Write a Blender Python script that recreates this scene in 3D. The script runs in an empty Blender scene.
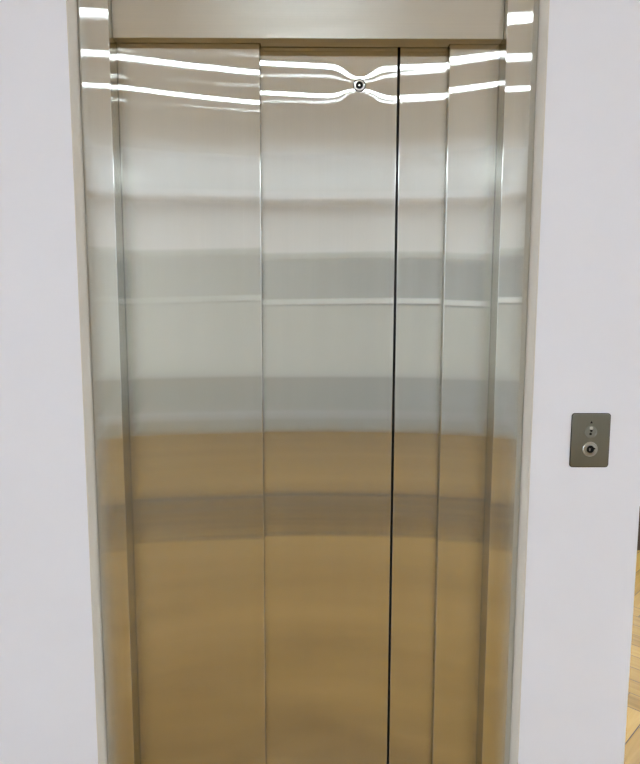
import bpy, bmesh, math, random
from mathutils import Vector, Matrix
random.seed(7)
S = bpy.context.scene
C = S.collection
PI = math.pi

# ------------------------------------------------------------------ helpers
def link(name, bm, mat, parent=None, smooth=False, bevel=0.0, seg=2):
    me = bpy.data.meshes.new(name)
    bmesh.ops.recalc_face_normals(bm, faces=bm.faces)
    bm.to_mesh(me); bm.free()
    o = bpy.data.objects.new(name, me)
    C.objects.link(o)
    for m in (mat if isinstance(mat, (list, tuple)) else [mat]):
        me.materials.append(m)
    if parent:
        o.parent = parent
    if bevel:
        b = o.modifiers.new('bevel', 'BEVEL'); b.width = bevel; b.segments = seg
        b.limit_method = 'ANGLE'; b.angle_limit = math.radians(40)
        b.harden_normals = True
        smooth = True
    if smooth:
        for p in me.polygons:
            p.use_smooth = True
        if not bevel:
            me.set_sharp_from_angle(angle=math.radians(32))
    return o

def box(bm, x0, x1, y0, y1, z0, z1):
    vs = [bm.verts.new((x, y, z)) for x in (x0, x1) for y in (y0, y1) for z in (z0, z1)]
    for f in ((0, 1, 3, 2), (4, 6, 7, 5), (0, 4, 5, 1), (2, 3, 7, 6), (0, 2, 6, 4), (1, 5, 7, 3)):
        bm.faces.new([vs[i] for i in f])

def lathe(bm, cx, cz, prof, n=48):
    """turn a profile [(radius, y)] about the line through (cx, *, cz) along Y"""
    rings = []
    for r, y in prof:
        if r < 1e-6:
            rings.append([bm.verts.new((cx, y, cz))])
        else:
            rings.append([bm.verts.new((cx + r * math.cos(2 * PI * k / n), y, cz + r * math.sin(2 * PI * k / n))) for k in range(n)])
    for a, b in zip(rings, rings[1:]):
        for k in range(n):
            q = [a[k % len(a)], a[(k + 1) % len(a)], b[(k + 1) % len(b)], b[k % len(b)]]
            u = []
            for v in q:
                if v not in u:
                    u.append(v)
            if len(u) > 2:
                bm.faces.new(u)

def prism(bm, pts, y0, y1):
    """outline [(x, z)] given thickness from y0 to y1"""
    a = [bm.verts.new((x, y0, z)) for x, z in pts]
    b = [bm.verts.new((x, y1, z)) for x, z in pts]
    n = len(pts)
    bm.faces.new(a); bm.faces.new(b[::-1])
    for i in range(n):
        bm.faces.new([a[i], a[(i + 1) % n], b[(i + 1) % n], b[i]])

def thing(name, label, cat, loc=(0, 0, 0), group=None):
    o = bpy.data.objects.new(name, None); C.objects.link(o)
    o.location = loc; o.empty_display_size = 0.1
    o['label'] = label; o['category'] = cat
    if group: o['group'] = group
    return o

def struct(o):
    o['kind'] = 'structure'; return o

# ------------------------------------------------------------------ materials
def new_mat(name):
    m = bpy.data.materials.new(name); m.use_nodes = True
    nt = m.node_tree; nt.nodes.clear()
    out = nt.nodes.new('ShaderNodeOutputMaterial')
    p = nt.nodes.new('ShaderNodeBsdfPrincipled')
    nt.links.new(p.outputs[0], out.inputs[0])
    return m, nt, p

def plain(name, col, rough=0.5, metal=0.0, spec=0.5):
    m, nt, p = new_mat(name)
    p.inputs['Base Color'].default_value = (*col, 1)
    p.inputs['Roughness'].default_value = rough
    p.inputs['Metallic'].default_value = metal
    p.inputs['Specular IOR Level'].default_value = spec
    return m

def steel(name, col, rough, aniso, grain, streak=0.02, bump=0.0):
    """brushed stainless steel, scratches along 'z', or 'x'"""
    m = bpy.data.materials.new(name); m.use_nodes = True
    nt = m.node_tree; nt.nodes.clear()
    out = nt.nodes.new('ShaderNodeOutputMaterial')
    p = nt.nodes.new('ShaderNodeBsdfAnisotropic'); p.distribution = 'BECKMANN'
    nt.links.new(p.outputs[0], out.inputs[0])
    N = nt.nodes.new; L = nt.links.new
    tc = N('ShaderNodeTexCoord')
    mp = N('ShaderNodeMapping')
    mp.inputs['Scale'].default_value = (900, 900, 3) if grain == 'z' else (3, 900, 900)
    L(tc.outputs['Object'], mp.inputs['Vector'])
    nz = N('ShaderNodeTexNoise'); nz.inputs['Scale'].default_value = 1.0; nz.inputs['Detail'].default_value = 3
    L(mp.outputs[0], nz.inputs['Vector'])
    mp2 = N('ShaderNodeMapping')
    mp2.inputs['Scale'].default_value = (25, 25, 1.0) if grain == 'z' else (1.0, 25, 25)
    L(tc.outputs['Object'], mp2.inputs['Vector'])
    nz2 = N('ShaderNodeTexNoise'); nz2.inputs['Scale'].default_value = 1.0; nz2.inputs['Detail'].default_value = 4
    L(mp2.outputs[0], nz2.inputs['Vector'])
    mixf = N('ShaderNodeMath'); mixf.operation = 'ADD'
    L(nz.outputs[0], mixf.inputs[0]); L(nz2.outputs[0], mixf.inputs[1])
    mr = N('ShaderNodeMapRange')
    mr.inputs['From Min'].default_value = 0.6; mr.inputs['From Max'].default_value = 1.4
    mr.inputs['To Min'].default_value = 1 - streak; mr.inputs['To Max'].default_value = 1 + streak
    L(mixf.outputs[0], mr.inputs['Value'])
    vm = N('ShaderNodeVectorMath'); vm.operation = 'SCALE'
    vm.inputs[0].default_value = col
    L(mr.outputs[0], vm.inputs['Scale'])
    L(vm.outputs[0], p.inputs['Color'])
    mr2 = N('ShaderNodeMapRange')
    mr2.inputs['From Min'].default_value = 0.3; mr2.inputs['From Max'].default_value = 0.7
    mr2.inputs['To Min'].default_value = rough * 0.93; mr2.inputs['To Max'].default_value = rough * 1.07
    L(nz2.outputs[0], mr2.inputs['Value']); L(mr2.outputs[0], p.inputs['Roughness'])
    p.inputs['Anisotropy'].default_value = -aniso      # wide across the scratches, sharp along them
    cv = N('ShaderNodeCombineXYZ')
    t = (0.95, 0.31, 0) if grain == 'z' else (0, 0.31, 0.95)   # across the grain
    for i in range(3): cv.inputs[i].default_value = t[i]
    L(cv.outputs[0], p.inputs['Tangent'])
    if bump:
        b = N('ShaderNodeBump'); b.inputs['Strength'].default_value = bump; b.inputs['Distance'].default_value = 0.0002
        L(nz.outputs[0], b.inputs['Height']); L(b.outputs[0], p.inputs['Normal'])
    return m

STEEL = (0.61, 0.60, 0.555)
M_door = steel('brushed_steel_door', STEEL, 0.108, 0.94, 'z', 0.03)
M_frame = steel('brushed_steel_frame', STEEL, 0.108, 0.94, 'z', 0.05)
M_head = steel('brushed_steel_header', (0.64, 0.61, 0.545), 0.46, 0.6, 'x', 0.05)
M_plate = steel('brushed_steel_plate', (0.24, 0.24, 0.215), 0.35, 0.3, 'z', 0.06)
M_chrome = plain('chrome', (0.75, 0.74, 0.72), 0.14, 1.0)
M_dark = plain('black_keyhole', (0.006, 0.006, 0.006), 0.6, 0.0, 0.2)
M_rubber_rim = plain('black_rubber_and_rim_shadow', (0.008, 0.008, 0.009), 0.7, 0.0, 0.2)
M_shaft = plain('dark_shaft', (0.02, 0.02, 0.02), 0.9, 0.0, 0.1)

def wall_paint(name, col, rough=0.55):
    m, nt, p = new_mat(name)
    N = nt.nodes.new; L = nt.links.new
    tc = N('ShaderNodeTexCoord')
    nz = N('ShaderNodeTexNoise'); nz.inputs['Scale'].default_value = 5; nz.inputs['Detail'].default_value = 5
    L(tc.outputs['Object'], nz.inputs['Vector'])
    mr = N('ShaderNodeMapRange'); mr.inputs['To Min'].default_value = 0.97; mr.inputs['To Max'].default_value = 1.03
    L(nz.outputs[0], mr.inputs['Value'])
    vm = N('ShaderNodeVectorMath'); vm.operation = 'SCALE'; vm.inputs[0].default_value = col
    L(mr.outputs[0], vm.inputs['Scale']); L(vm.outputs[0], p.inputs['Base Color'])
    p.inputs['Roughness'].default_value = rough
    p.inputs['Specular IOR Level'].default_value = 0.35
    n2 = N('ShaderNodeTexNoise'); n2.inputs['Scale'].default_value = 260; n2.inputs['Detail'].default_value = 2
    L(tc.outputs['Object'], n2.inputs['Vector'])
    b = N('ShaderNodeBump'); b.inputs['Strength'].default_value = 0.05; b.inputs['Distance'].default_value = 0.001
    L(n2.outputs[0], b.inputs['Height']); L(b.outputs[0], p.inputs['Normal'])
    return m

M_wall = wall_paint('white_wall_paint', (0.765, 0.77, 0.835))
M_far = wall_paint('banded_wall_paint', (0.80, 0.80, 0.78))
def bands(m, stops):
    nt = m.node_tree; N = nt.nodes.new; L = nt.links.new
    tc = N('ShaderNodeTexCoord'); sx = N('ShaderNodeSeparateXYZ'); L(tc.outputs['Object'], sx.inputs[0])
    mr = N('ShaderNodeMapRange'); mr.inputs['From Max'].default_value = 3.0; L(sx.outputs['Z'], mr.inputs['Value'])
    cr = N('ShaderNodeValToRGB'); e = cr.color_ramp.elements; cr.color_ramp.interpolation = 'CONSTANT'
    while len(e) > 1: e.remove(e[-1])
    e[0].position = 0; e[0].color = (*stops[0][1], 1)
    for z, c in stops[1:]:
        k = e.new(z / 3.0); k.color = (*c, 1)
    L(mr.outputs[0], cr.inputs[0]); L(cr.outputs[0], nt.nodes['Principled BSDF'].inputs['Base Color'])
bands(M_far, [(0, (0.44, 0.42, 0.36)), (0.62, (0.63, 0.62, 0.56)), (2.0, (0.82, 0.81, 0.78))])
M_ceil = wall_paint('white_ceiling_paint', (0.90, 0.90, 0.90))
M_base = plain('dark_brown_baseboard', (0.06, 0.038, 0.024), 0.6, 0.0, 0.2)
M_wbase = plain('grey_baseboard', (0.56, 0.54, 0.50), 0.5)

def parquet():
    m, nt, p = new_mat('oak_herringbone')
    N = nt.nodes.new; L = nt.links.new
    at = N('ShaderNodeAttribute'); at.attribute_name = 'tone'
    uv = N('ShaderNodeUVMap'); uv.uv_map = 'plank'
    mp = N('ShaderNodeMapping'); mp.inputs['Scale'].default_value = (3, 45, 1)
    L(uv.outputs[0], mp.inputs['Vector'])
    nz = N('ShaderNodeTexNoise'); nz.inputs['Scale'].default_value = 1; nz.inputs['Detail'].default_value = 6; nz.inputs['Distortion'].default_value = 0.6
    L(mp.outputs[0], nz.inputs['Vector'])
    ad = N('ShaderNodeMath'); ad.operation = 'MULTIPLY_ADD'; ad.inputs[1].default_value = 0.55
    L(nz.outputs[0], ad.inputs[0]); L(at.outputs['Fac'], ad.inputs[2])
    cr = N('ShaderNodeValToRGB')
    e = cr.color_ramp.elements
    e[0].position = 0.1; e[0].color = (0.075, 0.038, 0.007, 1)
    e[1].position = 1.0; e[1].color = (0.52, 0.315, 0.092, 1)
    k = e.new(0.5); k.color = (0.33, 0.192, 0.050, 1)
    L(ad.outputs[0], cr.inputs[0]); L(cr.outputs[0], p.inputs['Base Color'])
    p.inputs['Roughness'].default_value = 0.25
    p.inputs['Specular IOR Level'].default_value = 0.5
    return m
M_floor = parquet()
M_joint = plain('dark_floor_joint', (0.05, 0.03, 0.015), 0.8)

def emit(name, col, s):
    m = bpy.data.materials.new(name); m.use_nodes = True
    nt = m.node_tree; nt.nodes.clear()
    out = nt.nodes.new('ShaderNodeOutputMaterial'); e = nt.nodes.new('ShaderNodeEmission')
    e.inputs[0].default_value = (*col, 1); e.inputs[1].default_value = s
    nt.links.new(e.outputs[0], out.inputs[0]); return m
M_tube = emit('lit_diffuser', (0.74, 0.875, 1.0), 42)
M_fill_panel = emit('fill_panel_diffuser', (0.75, 0.88, 1.0), 6.5)
M_cove_fill = emit('added_cove_strip', (0.88, 0.94, 1.0), 2.0)
M_lampcase = plain('white_lamp_casing', (0.8, 0.8, 0.8), 0.4)

# ------------------------------------------------------------------ dimensions
XL, XR = -0.523, 0.486          # opening in the wall
OPEN_TOP = 2.24
CORNER = 0.741                  # free end of the elevator wall
H = 3.00                        # ceiling
RX0, RX1, RY0, RY1 = -6.6, 7.0, -5.4, 2.15

# ------------------------------------------------------------------ setting
bm = bmesh.new()                # the elevator wall: front with its opening, and the return round the corner
T = 0.30
box(bm, RX0, XL, 0, T, 0, H)
box(bm, XR, CORNER, 0, T, 0, H)
box(bm, XL, XR, 0, T, OPEN_TOP, H)
box(bm, CORNER - 0.12, CORNER, T, RY1, 0, H)
struct(link('wall_front', bm, M_wall))
bm = bmesh.new(); box(bm, XL - 0.05, XR + 0.05, T + 0.001, T + 0.03, 0, OPEN_TOP + .05)
struct(link('wall_shaft', bm, M_shaft))
bm = bmesh.new(); box(bm, CORNER - 0.12, RX1 + .1, RY1, RY1 + .1, 0, H); struct(link('wall_back', bm, M_wall))
WZ0, WZ1 = 0.25, 2.85
M_glass = bpy.data.materials.new('added_window_glass'); M_glass.use_nodes = True
_nt = M_glass.node_tree; _nt.nodes.clear()
_o = _nt.nodes.new('ShaderNodeOutputMaterial'); _m = _nt.nodes.new('ShaderNodeMixShader')
_t = _nt.nodes.new('ShaderNodeBsdfTransparent'); _g = _nt.nodes.new('ShaderNodeBsdfGlossy')
_g.inputs['Roughness'].default_value = 0.02; _m.inputs[0].default_value = 0.08
_nt.links.new(_t.outputs[0], _m.inputs[1]); _nt.links.new(_g.outputs[0], _m.inputs[2]); _nt.links.new(_m.outputs[0], _o.inputs[0])
M_wframe = plain('white_added_window_frame', (0.8, 0.8, 0.8), 0.4)
win = [0]
def side_wall(name, x0, x1, y0, y1, holes):
    bm = bmesh.new(); y = y0
    for a, b in holes:
        box(bm, x0, x1, y, a, 0, H)
        box(bm, x0, x1, a, b, 0, WZ0); box(bm, x0, x1, a, b, WZ1, H)
        y = b
        win[0] += 1
        f = bmesh.new(); xm = (x0 + x1) / 2
        box(f, xm - .03, xm + .03, a, a + .05, WZ0, WZ1); box(f, xm - .03, xm + .03, b - .05, b, WZ0, WZ1)
        box(f, xm - .03, xm + .03, a + .05, b - .05, WZ0, WZ0 + .05); box(f, xm - .03, xm + .03, a + .05, b - .05, WZ1 - .05, WZ1)
        box(f, xm - .02, xm + .02, (a + b) / 2 - .025, (a + b) / 2 + .025, WZ0 + .05, WZ1 - .05)
        w_ = struct(link('added_window_%d' % win[0], f, M_wframe))
        g = bmesh.new(); box(g, xm - .003, xm + .003, a + .05, b - .05, WZ0 + .05, WZ1 - .05)
        link('added_window_glass', g, M_glass, w_)
        pl = bpy.data.lights.new('added_window_portal', 'AREA'); pl.shape = 'RECTANGLE'; pl.size = b - a; pl.size_y = WZ1 - WZ0
        pl.cycles.is_portal = True
        po = bpy.data.objects.new('added_window_portal', pl); C.objects.link(po)
        sg = 1 if xm < 0 else -1
        po.matrix_world = Matrix(((0, 0, -sg, xm + sg * .06), (1, 0, 0, (a + b) / 2), (0, 1, 0, (WZ0 + WZ1) / 2), (0, 0, 0, 1)))
    box(bm, x0, x1, y, y1, 0, H)
    struct(link(name, bm, M_wall))
side_wall('wall_left', RX0 - .1, RX0, RY0, T, [])
side_wall('wall_right', RX1, RX1 + .1, RY0, RY1, [(0.1, 1.9)])  # unseen glazed opening added to let daylight onto the passage floor
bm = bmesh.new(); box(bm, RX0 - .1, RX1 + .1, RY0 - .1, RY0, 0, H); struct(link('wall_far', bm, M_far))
bm = bmesh.new(); box(bm, RX0 - .1, RX1 + .1, RY0 - .1, RY1 + .1, H, H + .1); struct(link('ceiling', bm, M_ceil))
bm = bmesh.new(); box(bm, CORNER, RX1, RY1 - .018, RY1, 0, 0.26); struct(link('baseboard_back', bm, M_base, bevel=.004))
bm = bmesh.new(); box(bm, RX0, RX1, RY0, RY0 + .018, 0.15, 0.24); struct(link('baseboard_far', bm, M_wbase, bevel=.004))

# wide grey double door in the far wall
M_ddoor = plain('grey_door_paint', (0.37, 0.375, 0.37), 0.5)
M_dframe = plain('grey_door_frame', (0.55, 0.545, 0.50), 0.5)
M_rail = plain('pale_push_rail', (0.80, 0.80, 0.78), 0.4)
bm = bmesh.new()
DX0, DX1, DY = 0.1, 3.7, RY0
box(bm, DX0 - .07, DX0, DY, DY + .05, 0, 2.0); box(bm, DX1, DX1 + .07, DY, DY + .05, 0, 2.0); box(bm, DX0, DX1, DY, DY + .05, 1.93, 2.0)
d1 = struct(link('door_1', bm, M_dframe, bevel=.004))
for xa, xb in ((DX0 + .004, (DX0 + DX1) / 2 - .002), ((DX0 + DX1) / 2 + .002, DX1 - .004)):
    bm = bmesh.new(); box(bm, xa, xb, DY + .001, DY + .035, 1.50, 1.926); box(bm, xa, xb, DY + .001, DY + .030, 0.005, 1.50)
    lf = link('door_leaf', bm, M_ddoor, d1)
    bm = bmesh.new(); box(bm, xa + .05, xb - .05, DY + .0355, DY + .075, 1.44, 1.50)
    link('push_rail', bm, M_rail, lf, bevel=.005)
    bm = bmesh.new(); box(bm, xa + .05, xb - .05, DY + .0302, DY + .034, 0.62, 1.42)
    link('inset_panel', bm, M_dframe, lf)

# herringbone parquet floor: dark bed with individual planks drawn on it
bm = bmesh.new()
box(bm, RX0 - .1, RX1 + .1, RY0 - .1, RY1 + .1, -.1, -.0015)
tone = bm.faces.layers.float.new('tone')
uvl = bm.loops.layers.uv.new('plank')
PW, PL = 0.09, 0.54
n = int(round(PL / PW))
BAND = (-3.02, -2.10)            # made-up band of darker straight planks for a dark strip in the door reflection
def plank(cx, cy, ux, uy, ln, wd, z=0.0, tn=None):
    g = 0.0016
    vx, vy = -uy, ux
    cs = []
    for a, b in ((-1, -1), (1, -1), (1, 1), (-1, 1)):
        cs.append((cx + ux * a * (ln / 2 - g) + vx * b * (wd / 2 - g), cy + uy * a * (ln / 2 - g) + vy * b * (wd / 2 - g)))
    if not (RX0 - .25 < cx < RX1 + .25 and RY0 - .25 < cy < RY1 + .25):
        return
    f = bm.faces.new([bm.verts.new((x, y, z)) for x, y in cs])
    f[tone] = random.uniform(*(tn or (0.12, 0.46)))
    f.material_index = 1
    r = random.uniform(0, 50)
    for lp, (u, v) in zip(f.loops, ((0, 0), (ln, 0), (ln, wd), (0, wd))):
        lp[uvl].uv = (u + r, v + r)
ca = math.radians(45)
c_, s_ = math.cos(ca), math.sin(ca)
def rot(x, y): return x * c_ - y * s_, x * s_ + y * c_
R_ = 190
for j in range(-R_, R_):
    for k in range(-16, 16):
        # horizontal plank starting at cell (j + 2nk, j), vertical one at (j + 2nk + n, j - ... )
        bx, by = (j + 2 * n * k) * PW, j * PW
        cx, cy = bx + PL / 2, by + PW / 2
        x, y = rot(cx, cy); plank(x, y, c_, s_, PL, PW)
        vx, vy = bx + PL + PW / 2, by + PL / 2 - (n - 1) * PW
        vx, vy = bx - PW / 2 + 0 * PW, by + PL / 2
        x, y = rot(vx, vy); plank(x, y, -s_, c_, PL, PW)
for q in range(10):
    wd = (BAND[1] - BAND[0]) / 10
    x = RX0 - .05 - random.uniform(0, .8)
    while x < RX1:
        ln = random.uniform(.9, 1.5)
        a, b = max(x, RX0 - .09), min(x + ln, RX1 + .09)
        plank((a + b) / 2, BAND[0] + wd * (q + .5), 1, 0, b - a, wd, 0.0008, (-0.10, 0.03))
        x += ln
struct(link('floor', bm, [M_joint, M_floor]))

# ------------------------------------------------------------------ elevator frame
fr = thing('elevator_frame', 'brushed stainless steel elevator door frame set into the white wall opening', 'door frame', (0, 0.05, 0))
def rel(bm, o):
    bmesh.ops.translate(bm, verts=bm.verts, vec=-Vector(o.location)); return bm

def jamb(x_out, x_in, lip, back):
    """upright bent from sheet: outer lip turned back, flat face, inner return running back to the doors"""
    d = 1 if x_in > x_out else -1
    bm = bmesh.new()
    pts = [(x_out, 0.1025), (x_out, 0.05 + back), (x_out + d * lip, 0.05), (x_in, 0.05), (x_in, 0.1025)]
    a = [bm.verts.new((x, y, 0)) for x, y in pts]; b = [bm.verts.new((x, y, OPEN_TOP - .002)) for x, y in pts]
    bm.faces.new(a); bm.faces.new(b)
    for i in range(len(pts)):
        j = (i + 1) % len(pts); bm.faces.new([a[i], a[j], b[j], b[i]])
    for e in bm.edges: e.smooth = False
    return link('jamb', rel(bm, fr), M_frame, fr, bevel=0.0010, seg=3)
jamb(XL + .003, -0.452, 0.006, 0.003)
jamb(XR - .003, 0.413, 0.014, 0.004)
M_trim = plain('beige_grey_trim', (0.62, 0.58, 0.52), 0.5)
for xa, xb in ((XL + .0003, XL + .0025), (XR - .0025, XR - .0003)):
    bm = bmesh.new(); box(bm, xa, xb, -0.001, 0.09, 0, OPEN_TOP - .004)
    link('edge_trim', rel(bm, fr), M_trim, fr)['label'] = 'beige grey edge trim'
bm = bmesh.new()
HB = 1.988
box(bm, -0.4515, 0.4125, 0.075, 0.1025, HB, OPEN_TOP - .002)
link('header', rel(bm, fr), M_head, fr, bevel=0.0015)
bm = bmesh.new()
box(bm, -0.128, 0.299, 0.1027, 0.1225, HB + .0005, HB + .012)
link('header_lip', rel(bm, fr), M_head, fr, bevel=0.001)
bm = bmesh.new()
box(bm, -0.4515, 0.4125, 0.055, 0.20, 0.0, 0.008)
link('threshold', rel(bm, fr), M_head, fr, bevel=0.001)

# ------------------------------------------------------------------ door panels
KEY = (0.0975, 1.906)
def door_panel(label, x0, x1, y, tilt, bow, fine=None, skew=0.0):
    t = thing('elevator_door_panel', label, 'elevator door', ((x0 + x1) / 2, y, 0.010), 'sliding elevator door panels')
    r = 0.0013; dep = 0.018
    prof = [(x0, y + dep)]
    prof += [(x0 + r - r * math.cos(a), y + r - r * math.sin(a)) for a in [PI / 2 * k / 6 for k in range(7)]]
    xs = []
    x = x0 + r
    N = max(10, int((x1 - x0) / 0.008))
    for k in range(1, N):
        xs.append(x0 + r + (x1 - x0 - 2 * r) * k / N)
    if fine:
        xs += [fine[0] + d * 0.002 for d in range(-30, 31)]
    xs = sorted(set(round(v, 5) for v in xs))
    prof += [(v, y) for v in xs]
    prof += [(x1 - r + r * math.sin(a), y + r - r * math.cos(a)) for a in [PI / 2 * k / 6 for k in range(7)]]
    prof += [(x1, y + dep)]
    zs = [0.010 + 1.99 * 0 + 0.03 * k for k in range(57)]
    zs += [1.70 + 0.008 * k for k in range(44)]
    if fine:
        zs += [fine[1] + d * 0.002 for d in range(-30, 31)]
    zs = sorted(set(round(v, 5) for v in zs if v <= 2.05))
    def disp(px, pz):
        u = (px - x0) / (x1 - x0)
        d = tilt(u) * (pz - 1.92) * math.exp(-((pz - 1.92) / 0.35) ** 2)
        d += bow * (u - u * u)
        if fine:
            q = ((px - fine[0]) ** 2 + (pz - fine[1]) ** 2) / (2 * 0.026 ** 2)
            d -= 0.00056 * math.exp(-q)
        return d
    bm = bmesh.new()
    cols = []
    for (px, py) in prof:
        cols.append([bm.verts.new((px, py + disp(px, z), z)) for z in zs])
    for a, b in zip(cols, cols[1:]):
        for i in range(len(zs) - 1):
            bm.faces.new([a[i], a[i + 1], b[i + 1], b[i]])
    back = [bm.verts.new((x1, y + dep, zs[-1])) for _ in ()]
    bm.faces.new([c[0] for c in cols][::-1]); bm.faces.new([c[-1] for c in cols])
    bm.faces.new([cols[0][i] for i in range(len(zs))] + [cols[-1][i] for i in range(len(zs) - 1, -1, -1)])
    bmesh.ops.translate(bm, verts=bm.verts, vec=-Vector(t.location))
    o = link('panel_sheet', bm, M_door, t, smooth=True)
    return t

def lerp(a, b): return lambda u: a + (b - a) * u
p1 = door_panel('wide plain steel door panel with no keyhole, beside the jamb', -0.475, -0.1305, 0.105, lerp(-.005, .0055), 0.0)
p2 = door_panel('wide steel door panel with the round keyhole near its top', -0.152, 0.1850, 0.126, lerp(-.0065, -.001), 0.0, fine=KEY)
p3 = door_panel('narrow steel door panel between the black gap and a thin seam', 0.1908, 0.323, 0.126, lerp(-.002, -.003), 0.0)
p4 = door_panel('narrow steel door panel against the jamb nearest the key switch plate', 0.3010, 0.436, 0.105, lerp(-.006, -.0115), 0.0)

# black rubber seal in the meeting gap, fixed to the narrow panel
bm = bmesh.new(); box(bm, 0.1853, 0.1905, 0.136, 0.142, 0.012, 2.04)
bmesh.ops.translate(bm, verts=bm.verts, vec=-Vector(p3.location))
link('rubber_seal', bm, M_rubber_rim, p3)['label'] = 'black rubber seal in the gap'

# emergency release keyhole
kx, kz = KEY; ky = 0.126 - 0.0006
bm = bmesh.new()
lathe(bm, kx, kz, [(0.0148, ky + .003), (0.0148, ky - .0006), (0.0142, ky - .0016), (0.0128, ky - .0016), (0.0122, ky - .0004)])
bmesh.ops.translate(bm, verts=bm.verts, vec=-Vector(p2.location))
kr = link('keyhole_ring', bm, plain('dark_steel_ring', (0.10, 0.095, 0.085), 0.35, 1.0), p2, smooth=True)
kr['label'] = 'dark round keyhole ring'
bm = bmesh.new()
lathe(bm, kx, kz, [(0.0122, ky + .001), (0.0120, ky - .0012), (0.0085, ky - .0016), (0.0078, ky - .0004), (0.0078, ky + .002)])
bmesh.ops.translate(bm, verts=bm.verts, vec=-Vector(p2.location))
link('keyhole_collar', bm, M_chrome, kr, smooth=True)
bm = bmesh.new()
lathe(bm, kx, kz, [(0.0079, ky - .0002), (0.0, ky - .0002)], 24)
bmesh.ops.translate(bm, verts=bm.verts, vec=-Vector(p2.location))
link('keyhole_socket', bm, M_dark, kr)
bm = bmesh.new()
prism(bm, [(kx + 0.0036 * math.sin(a), kz + 0.0036 * math.cos(a)) for a in (0, 2 * PI / 3, 4 * PI / 3)], ky - .0014, ky - .0001)
bmesh.ops.translate(bm, verts=bm.verts, vec=-Vector(p2.location))
link('keyhole_pin', bm, M_chrome, kr, bevel=.0005)

# ------------------------------------------------------------------ key switch plate on the wall
PX, PZ = 0.6185, 1.100
kp = thing('key_switch_plate', 'small brushed steel key switch plate mounted on the white wall', 'key switch', (PX, 0, PZ))
def rounded(w, h, r, n=6):
    pts = []
    for cx, cz, a0 in ((w - r, h - r, 0), (-w + r, h - r, PI / 2), (-w + r, -h + r, PI), (w - r, -h + r, 3 * PI / 2)):
        pts += [(cx + r * math.cos(a0 + PI / 2 * k / n), cz + r * math.sin(a0 + PI / 2 * k / n)) for k in range(n + 1)]
    return pts
bm = bmesh.new(); prism(bm, rounded(0.0428, 0.0610, 0.006), -0.0030, 0.0)
link('faceplate', bm, M_plate, kp, bevel=0.0012, seg=3)
bm = bmesh.new(); prism(bm, rounded(0.0440, 0.0622, 0.0068), -0.0016, 0.0)  # black rim behind the faceplate, painting in its edge shadow
link('shadow_rim', bm, M_rubber_rim, kp)['label'] = 'dark rim painted as edge shadow'
# upper indicator: a ring with a small lens and two dark dots, arrow above
uz = 0.0195
bm = bmesh.new(); lathe(bm, 0, uz, [(0.0145, -.0028), (0.0142, -.0040), (0.0126, -.0042), (0.0120, -.0034), (0.0, -.0034)])
ur = link('indicator_ring', bm, steel('dull_steel_ring', (0.30, 0.31, 0.29), 0.3, 0.0, 'z'), kp, smooth=True)
bm = bmesh.new(); lathe(bm, 0.0006, uz + 0.0090, [(0.0040, -.0030), (0.0036, -.0048), (0.0018, -.0056), (0, -.0058)], 24)
link('indicator_lens', bm, plain('clear_lens', (0.6, 0.6, 0.58), 0.2), ur, smooth=True)
for dx, dz in ((0.0006, 0.0030), (-0.0006, -0.0042)):
    bm = bmesh.new(); lathe(bm, dx, uz + dz, [(0.0030, -.0033), (0.0027, -.0045), (0, -.0046)], 20)
    link('indicator_dot', bm, M_dark, ur)
bm = bmesh.new(); prism(bm, [(-0.0028, 0.0395), (0.0034, 0.0395), (0.0004, 0.0445)], -.0034, -.0028)
link('arrow_mark', bm, M_dark, kp)['label'] = 'small dark arrow mark'
# lower key cylinder
lz = -0.0200
bm = bmesh.new(); lathe(bm, 0, lz, [(0.0172, -.0028), (0.0170, -.0046), (0.0160, -.0056), (0.0142, -.0056), (0.0134, -.0044), (0.0120, -.0044), (0.0112, -.0060), (0.0095, -.0064), (0.0088, -.0052), (0.0085, -.0030)])
lr = link('key_cylinder', bm, plain('satin_chrome', (0.50, 0.50, 0.48), 0.28, 1.0), kp, smooth=True); lr['label'] = 'chrome ringed key cylinder'
bm = bmesh.new(); lathe(bm, 0, lz, [(0.0087, -.0046), (0, -.0046)], 32)
link('key_plug', bm, M_dark, lr)
bm = bmesh.new(); prism(bm, [(0.002, lz + .0035), (0.0105, lz + .0035), (0.0105, lz + .0005), (0.002, lz + .0005)], -.0068, -.0046)
link('plug_notch', bm, M_dark, lr)
bm = bmesh.new(); prism(bm, rounded(0.0011, 0.0032, 0.001), -.0052, -.0045)
bmesh.ops.translate(bm, verts=bm.verts, vec=(-.001, 0, lz - .0005))
link('key_slot', bm, plain('dull_pin', (0.35, 0.30, 0.28), 0.4, 0.6), lr)

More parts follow.
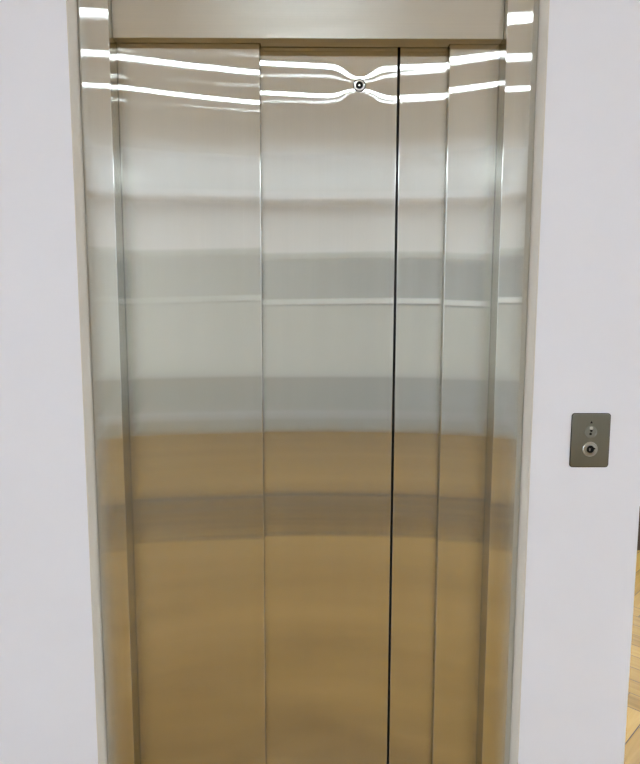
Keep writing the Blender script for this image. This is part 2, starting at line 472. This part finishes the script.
# ------------------------------------------------------------------ ceiling lights
def lamp(x, y, label, ln=0.58, w=0.052, group='slim ceiling lights above the lobby', mat=None):
    t = thing('ceiling_light', label, 'ceiling light', (x, y, H), group)
    bm = bmesh.new(); box(bm, -ln / 2 - .015, ln / 2 + .015, -w / 2 - .012, w / 2 + .012, -.010, 0)
    link('casing', bm, M_lampcase, t, bevel=.003)
    bm = bmesh.new(); box(bm, -ln / 2, ln / 2, -w / 2, w / 2, -.0125, -.0102)
    link('diffuser', bm, mat or M_tube, t)
def spot(x, y, label):
    t = thing('downlight', label, 'downlight', (x, y, H), 'small round downlights above the lobby')
    bm = bmesh.new()
    n = 32
    for r, z0, z1 in ((0.045, -.008, 0),):
        a = [bm.verts.new((r * math.cos(2 * PI * k / n), r * math.sin(2 * PI * k / n), z0)) for k in range(n)]
        b = [bm.verts.new((r * math.cos(2 * PI * k / n), r * math.sin(2 * PI * k / n), z1)) for k in range(n)]
        bm.faces.new(a); bm.faces.new(b)
        for k in range(n): bm.faces.new([a[k], a[(k + 1) % n], b[(k + 1) % n], b[k]])
    link('bezel', bm, M_lampcase, t)
    bm = bmesh.new(); bm.faces.new([bm.verts.new((0.038 * math.cos(2 * PI * k / n), -0.038 * math.sin(2 * PI * k / n), -.0085)) for k in range(n)])
    link('lens', bm, M_tube, t)
YD = 0.115
bm = bmesh.new()
box(bm, RX0, RX1, RY0, RY0 + .40, 2.49, 2.51); box(bm, RX0, RX1, RY0 + .38, RY0 + .40, 2.51, 2.56)
struct(link('trim_1', bm, M_ceil))  # ledge added to hide the strip from below
cv = thing('added_cove_light', 'added unseen strip light on the cornice brightening the far ceiling', 'added cove light', (0, RY0 + .25, 2.51))  # strip added to brighten the far ceiling
bm = bmesh.new(); box(bm, RX0 + .2, RX1 - .2, -.03, .03, 0, .015); link('strip_base', bm, M_lampcase, cv)
bm = bmesh.new(); box(bm, RX0 + .2, RX1 - .2, -.02, .02, .0152, .022); link('strip_diffuser', bm, M_cove_fill, cv)
for y, w1, w2 in ((2.39, 'slim ceiling light closest to the elevator door', 'round downlight closest to the elevator door'),
                  (2.99, 'slim ceiling light in the middle of the row', 'round downlight in the middle of the row'),
                  (3.62, 'slim ceiling light farthest from the elevator door', 'round downlight farthest from the elevator door')):
    lamp(-0.05, YD - y, w1)
    spot(1.15, YD - y, w2)
for x, wd in ((-5.6, 'wide white added fill light along the side wall opposite the key switch'), (6.0, 'wide white added fill light along the side wall on the key switch side')):  # unseen fill panels added to lift the walls and ceiling
    lamp(x, -1.7, wd, 4.2, 1.7, None, M_fill_panel)
    o_ = [o for o in C.objects if o.get('label') == wd][0]; o_.rotation_euler = (0, 0, PI / 2)
lamp(2.3, 1.1, 'added ceiling light brightening the passage beside the elevator wall', 1.5, 0.10, None)  # unseen lamp added to brighten the passage floor

# ------------------------------------------------------------------ world, camera, view
w = bpy.data.worlds.new('world'); S.world = w; w.use_nodes = True
w.node_tree.nodes['Background'].inputs[0].default_value = (0.66, 0.83, 1.0, 1)
w.node_tree.nodes['Background'].inputs[1].default_value = 6.0

pitch, yaw, roll = math.radians(6.75), math.radians(0.3), 0.0019
F = Vector((math.sin(yaw) * math.cos(pitch), math.cos(yaw) * math.cos(pitch), -math.sin(pitch)))
R = Vector((math.cos(yaw), -math.sin(yaw), 0)); U = R.cross(F)
R2 = R * math.cos(roll) + U * math.sin(roll); U2 = U * math.cos(roll) - R * math.sin(roll)
cd = bpy.data.cameras.new('camera'); cam = bpy.data.objects.new('camera', cd); C.objects.link(cam)
cd.sensor_fit = 'HORIZONTAL'; cd.sensor_width = 36; cd.lens = 36; cd.clip_start = 0.01
cam.matrix_world = Matrix(((R2.x, U2.x, -F.x, 0), (R2.y, U2.y, -F.y, -1.42), (R2.z, U2.z, -F.z, 1.40), (0, 0, 0, 1)))
S.camera = cam
S.view_settings.view_transform = 'Standard'; S.view_settings.look = 'None'
S.view_settings.exposure = 1.3; S.view_settings.gamma = 1.0
S.view_settings.use_curve_mapping = False
S.cycles.use_denoising = True
S.cycles.max_bounces = 12; S.cycles.diffuse_bounces = 8; S.cycles.glossy_bounces = 6
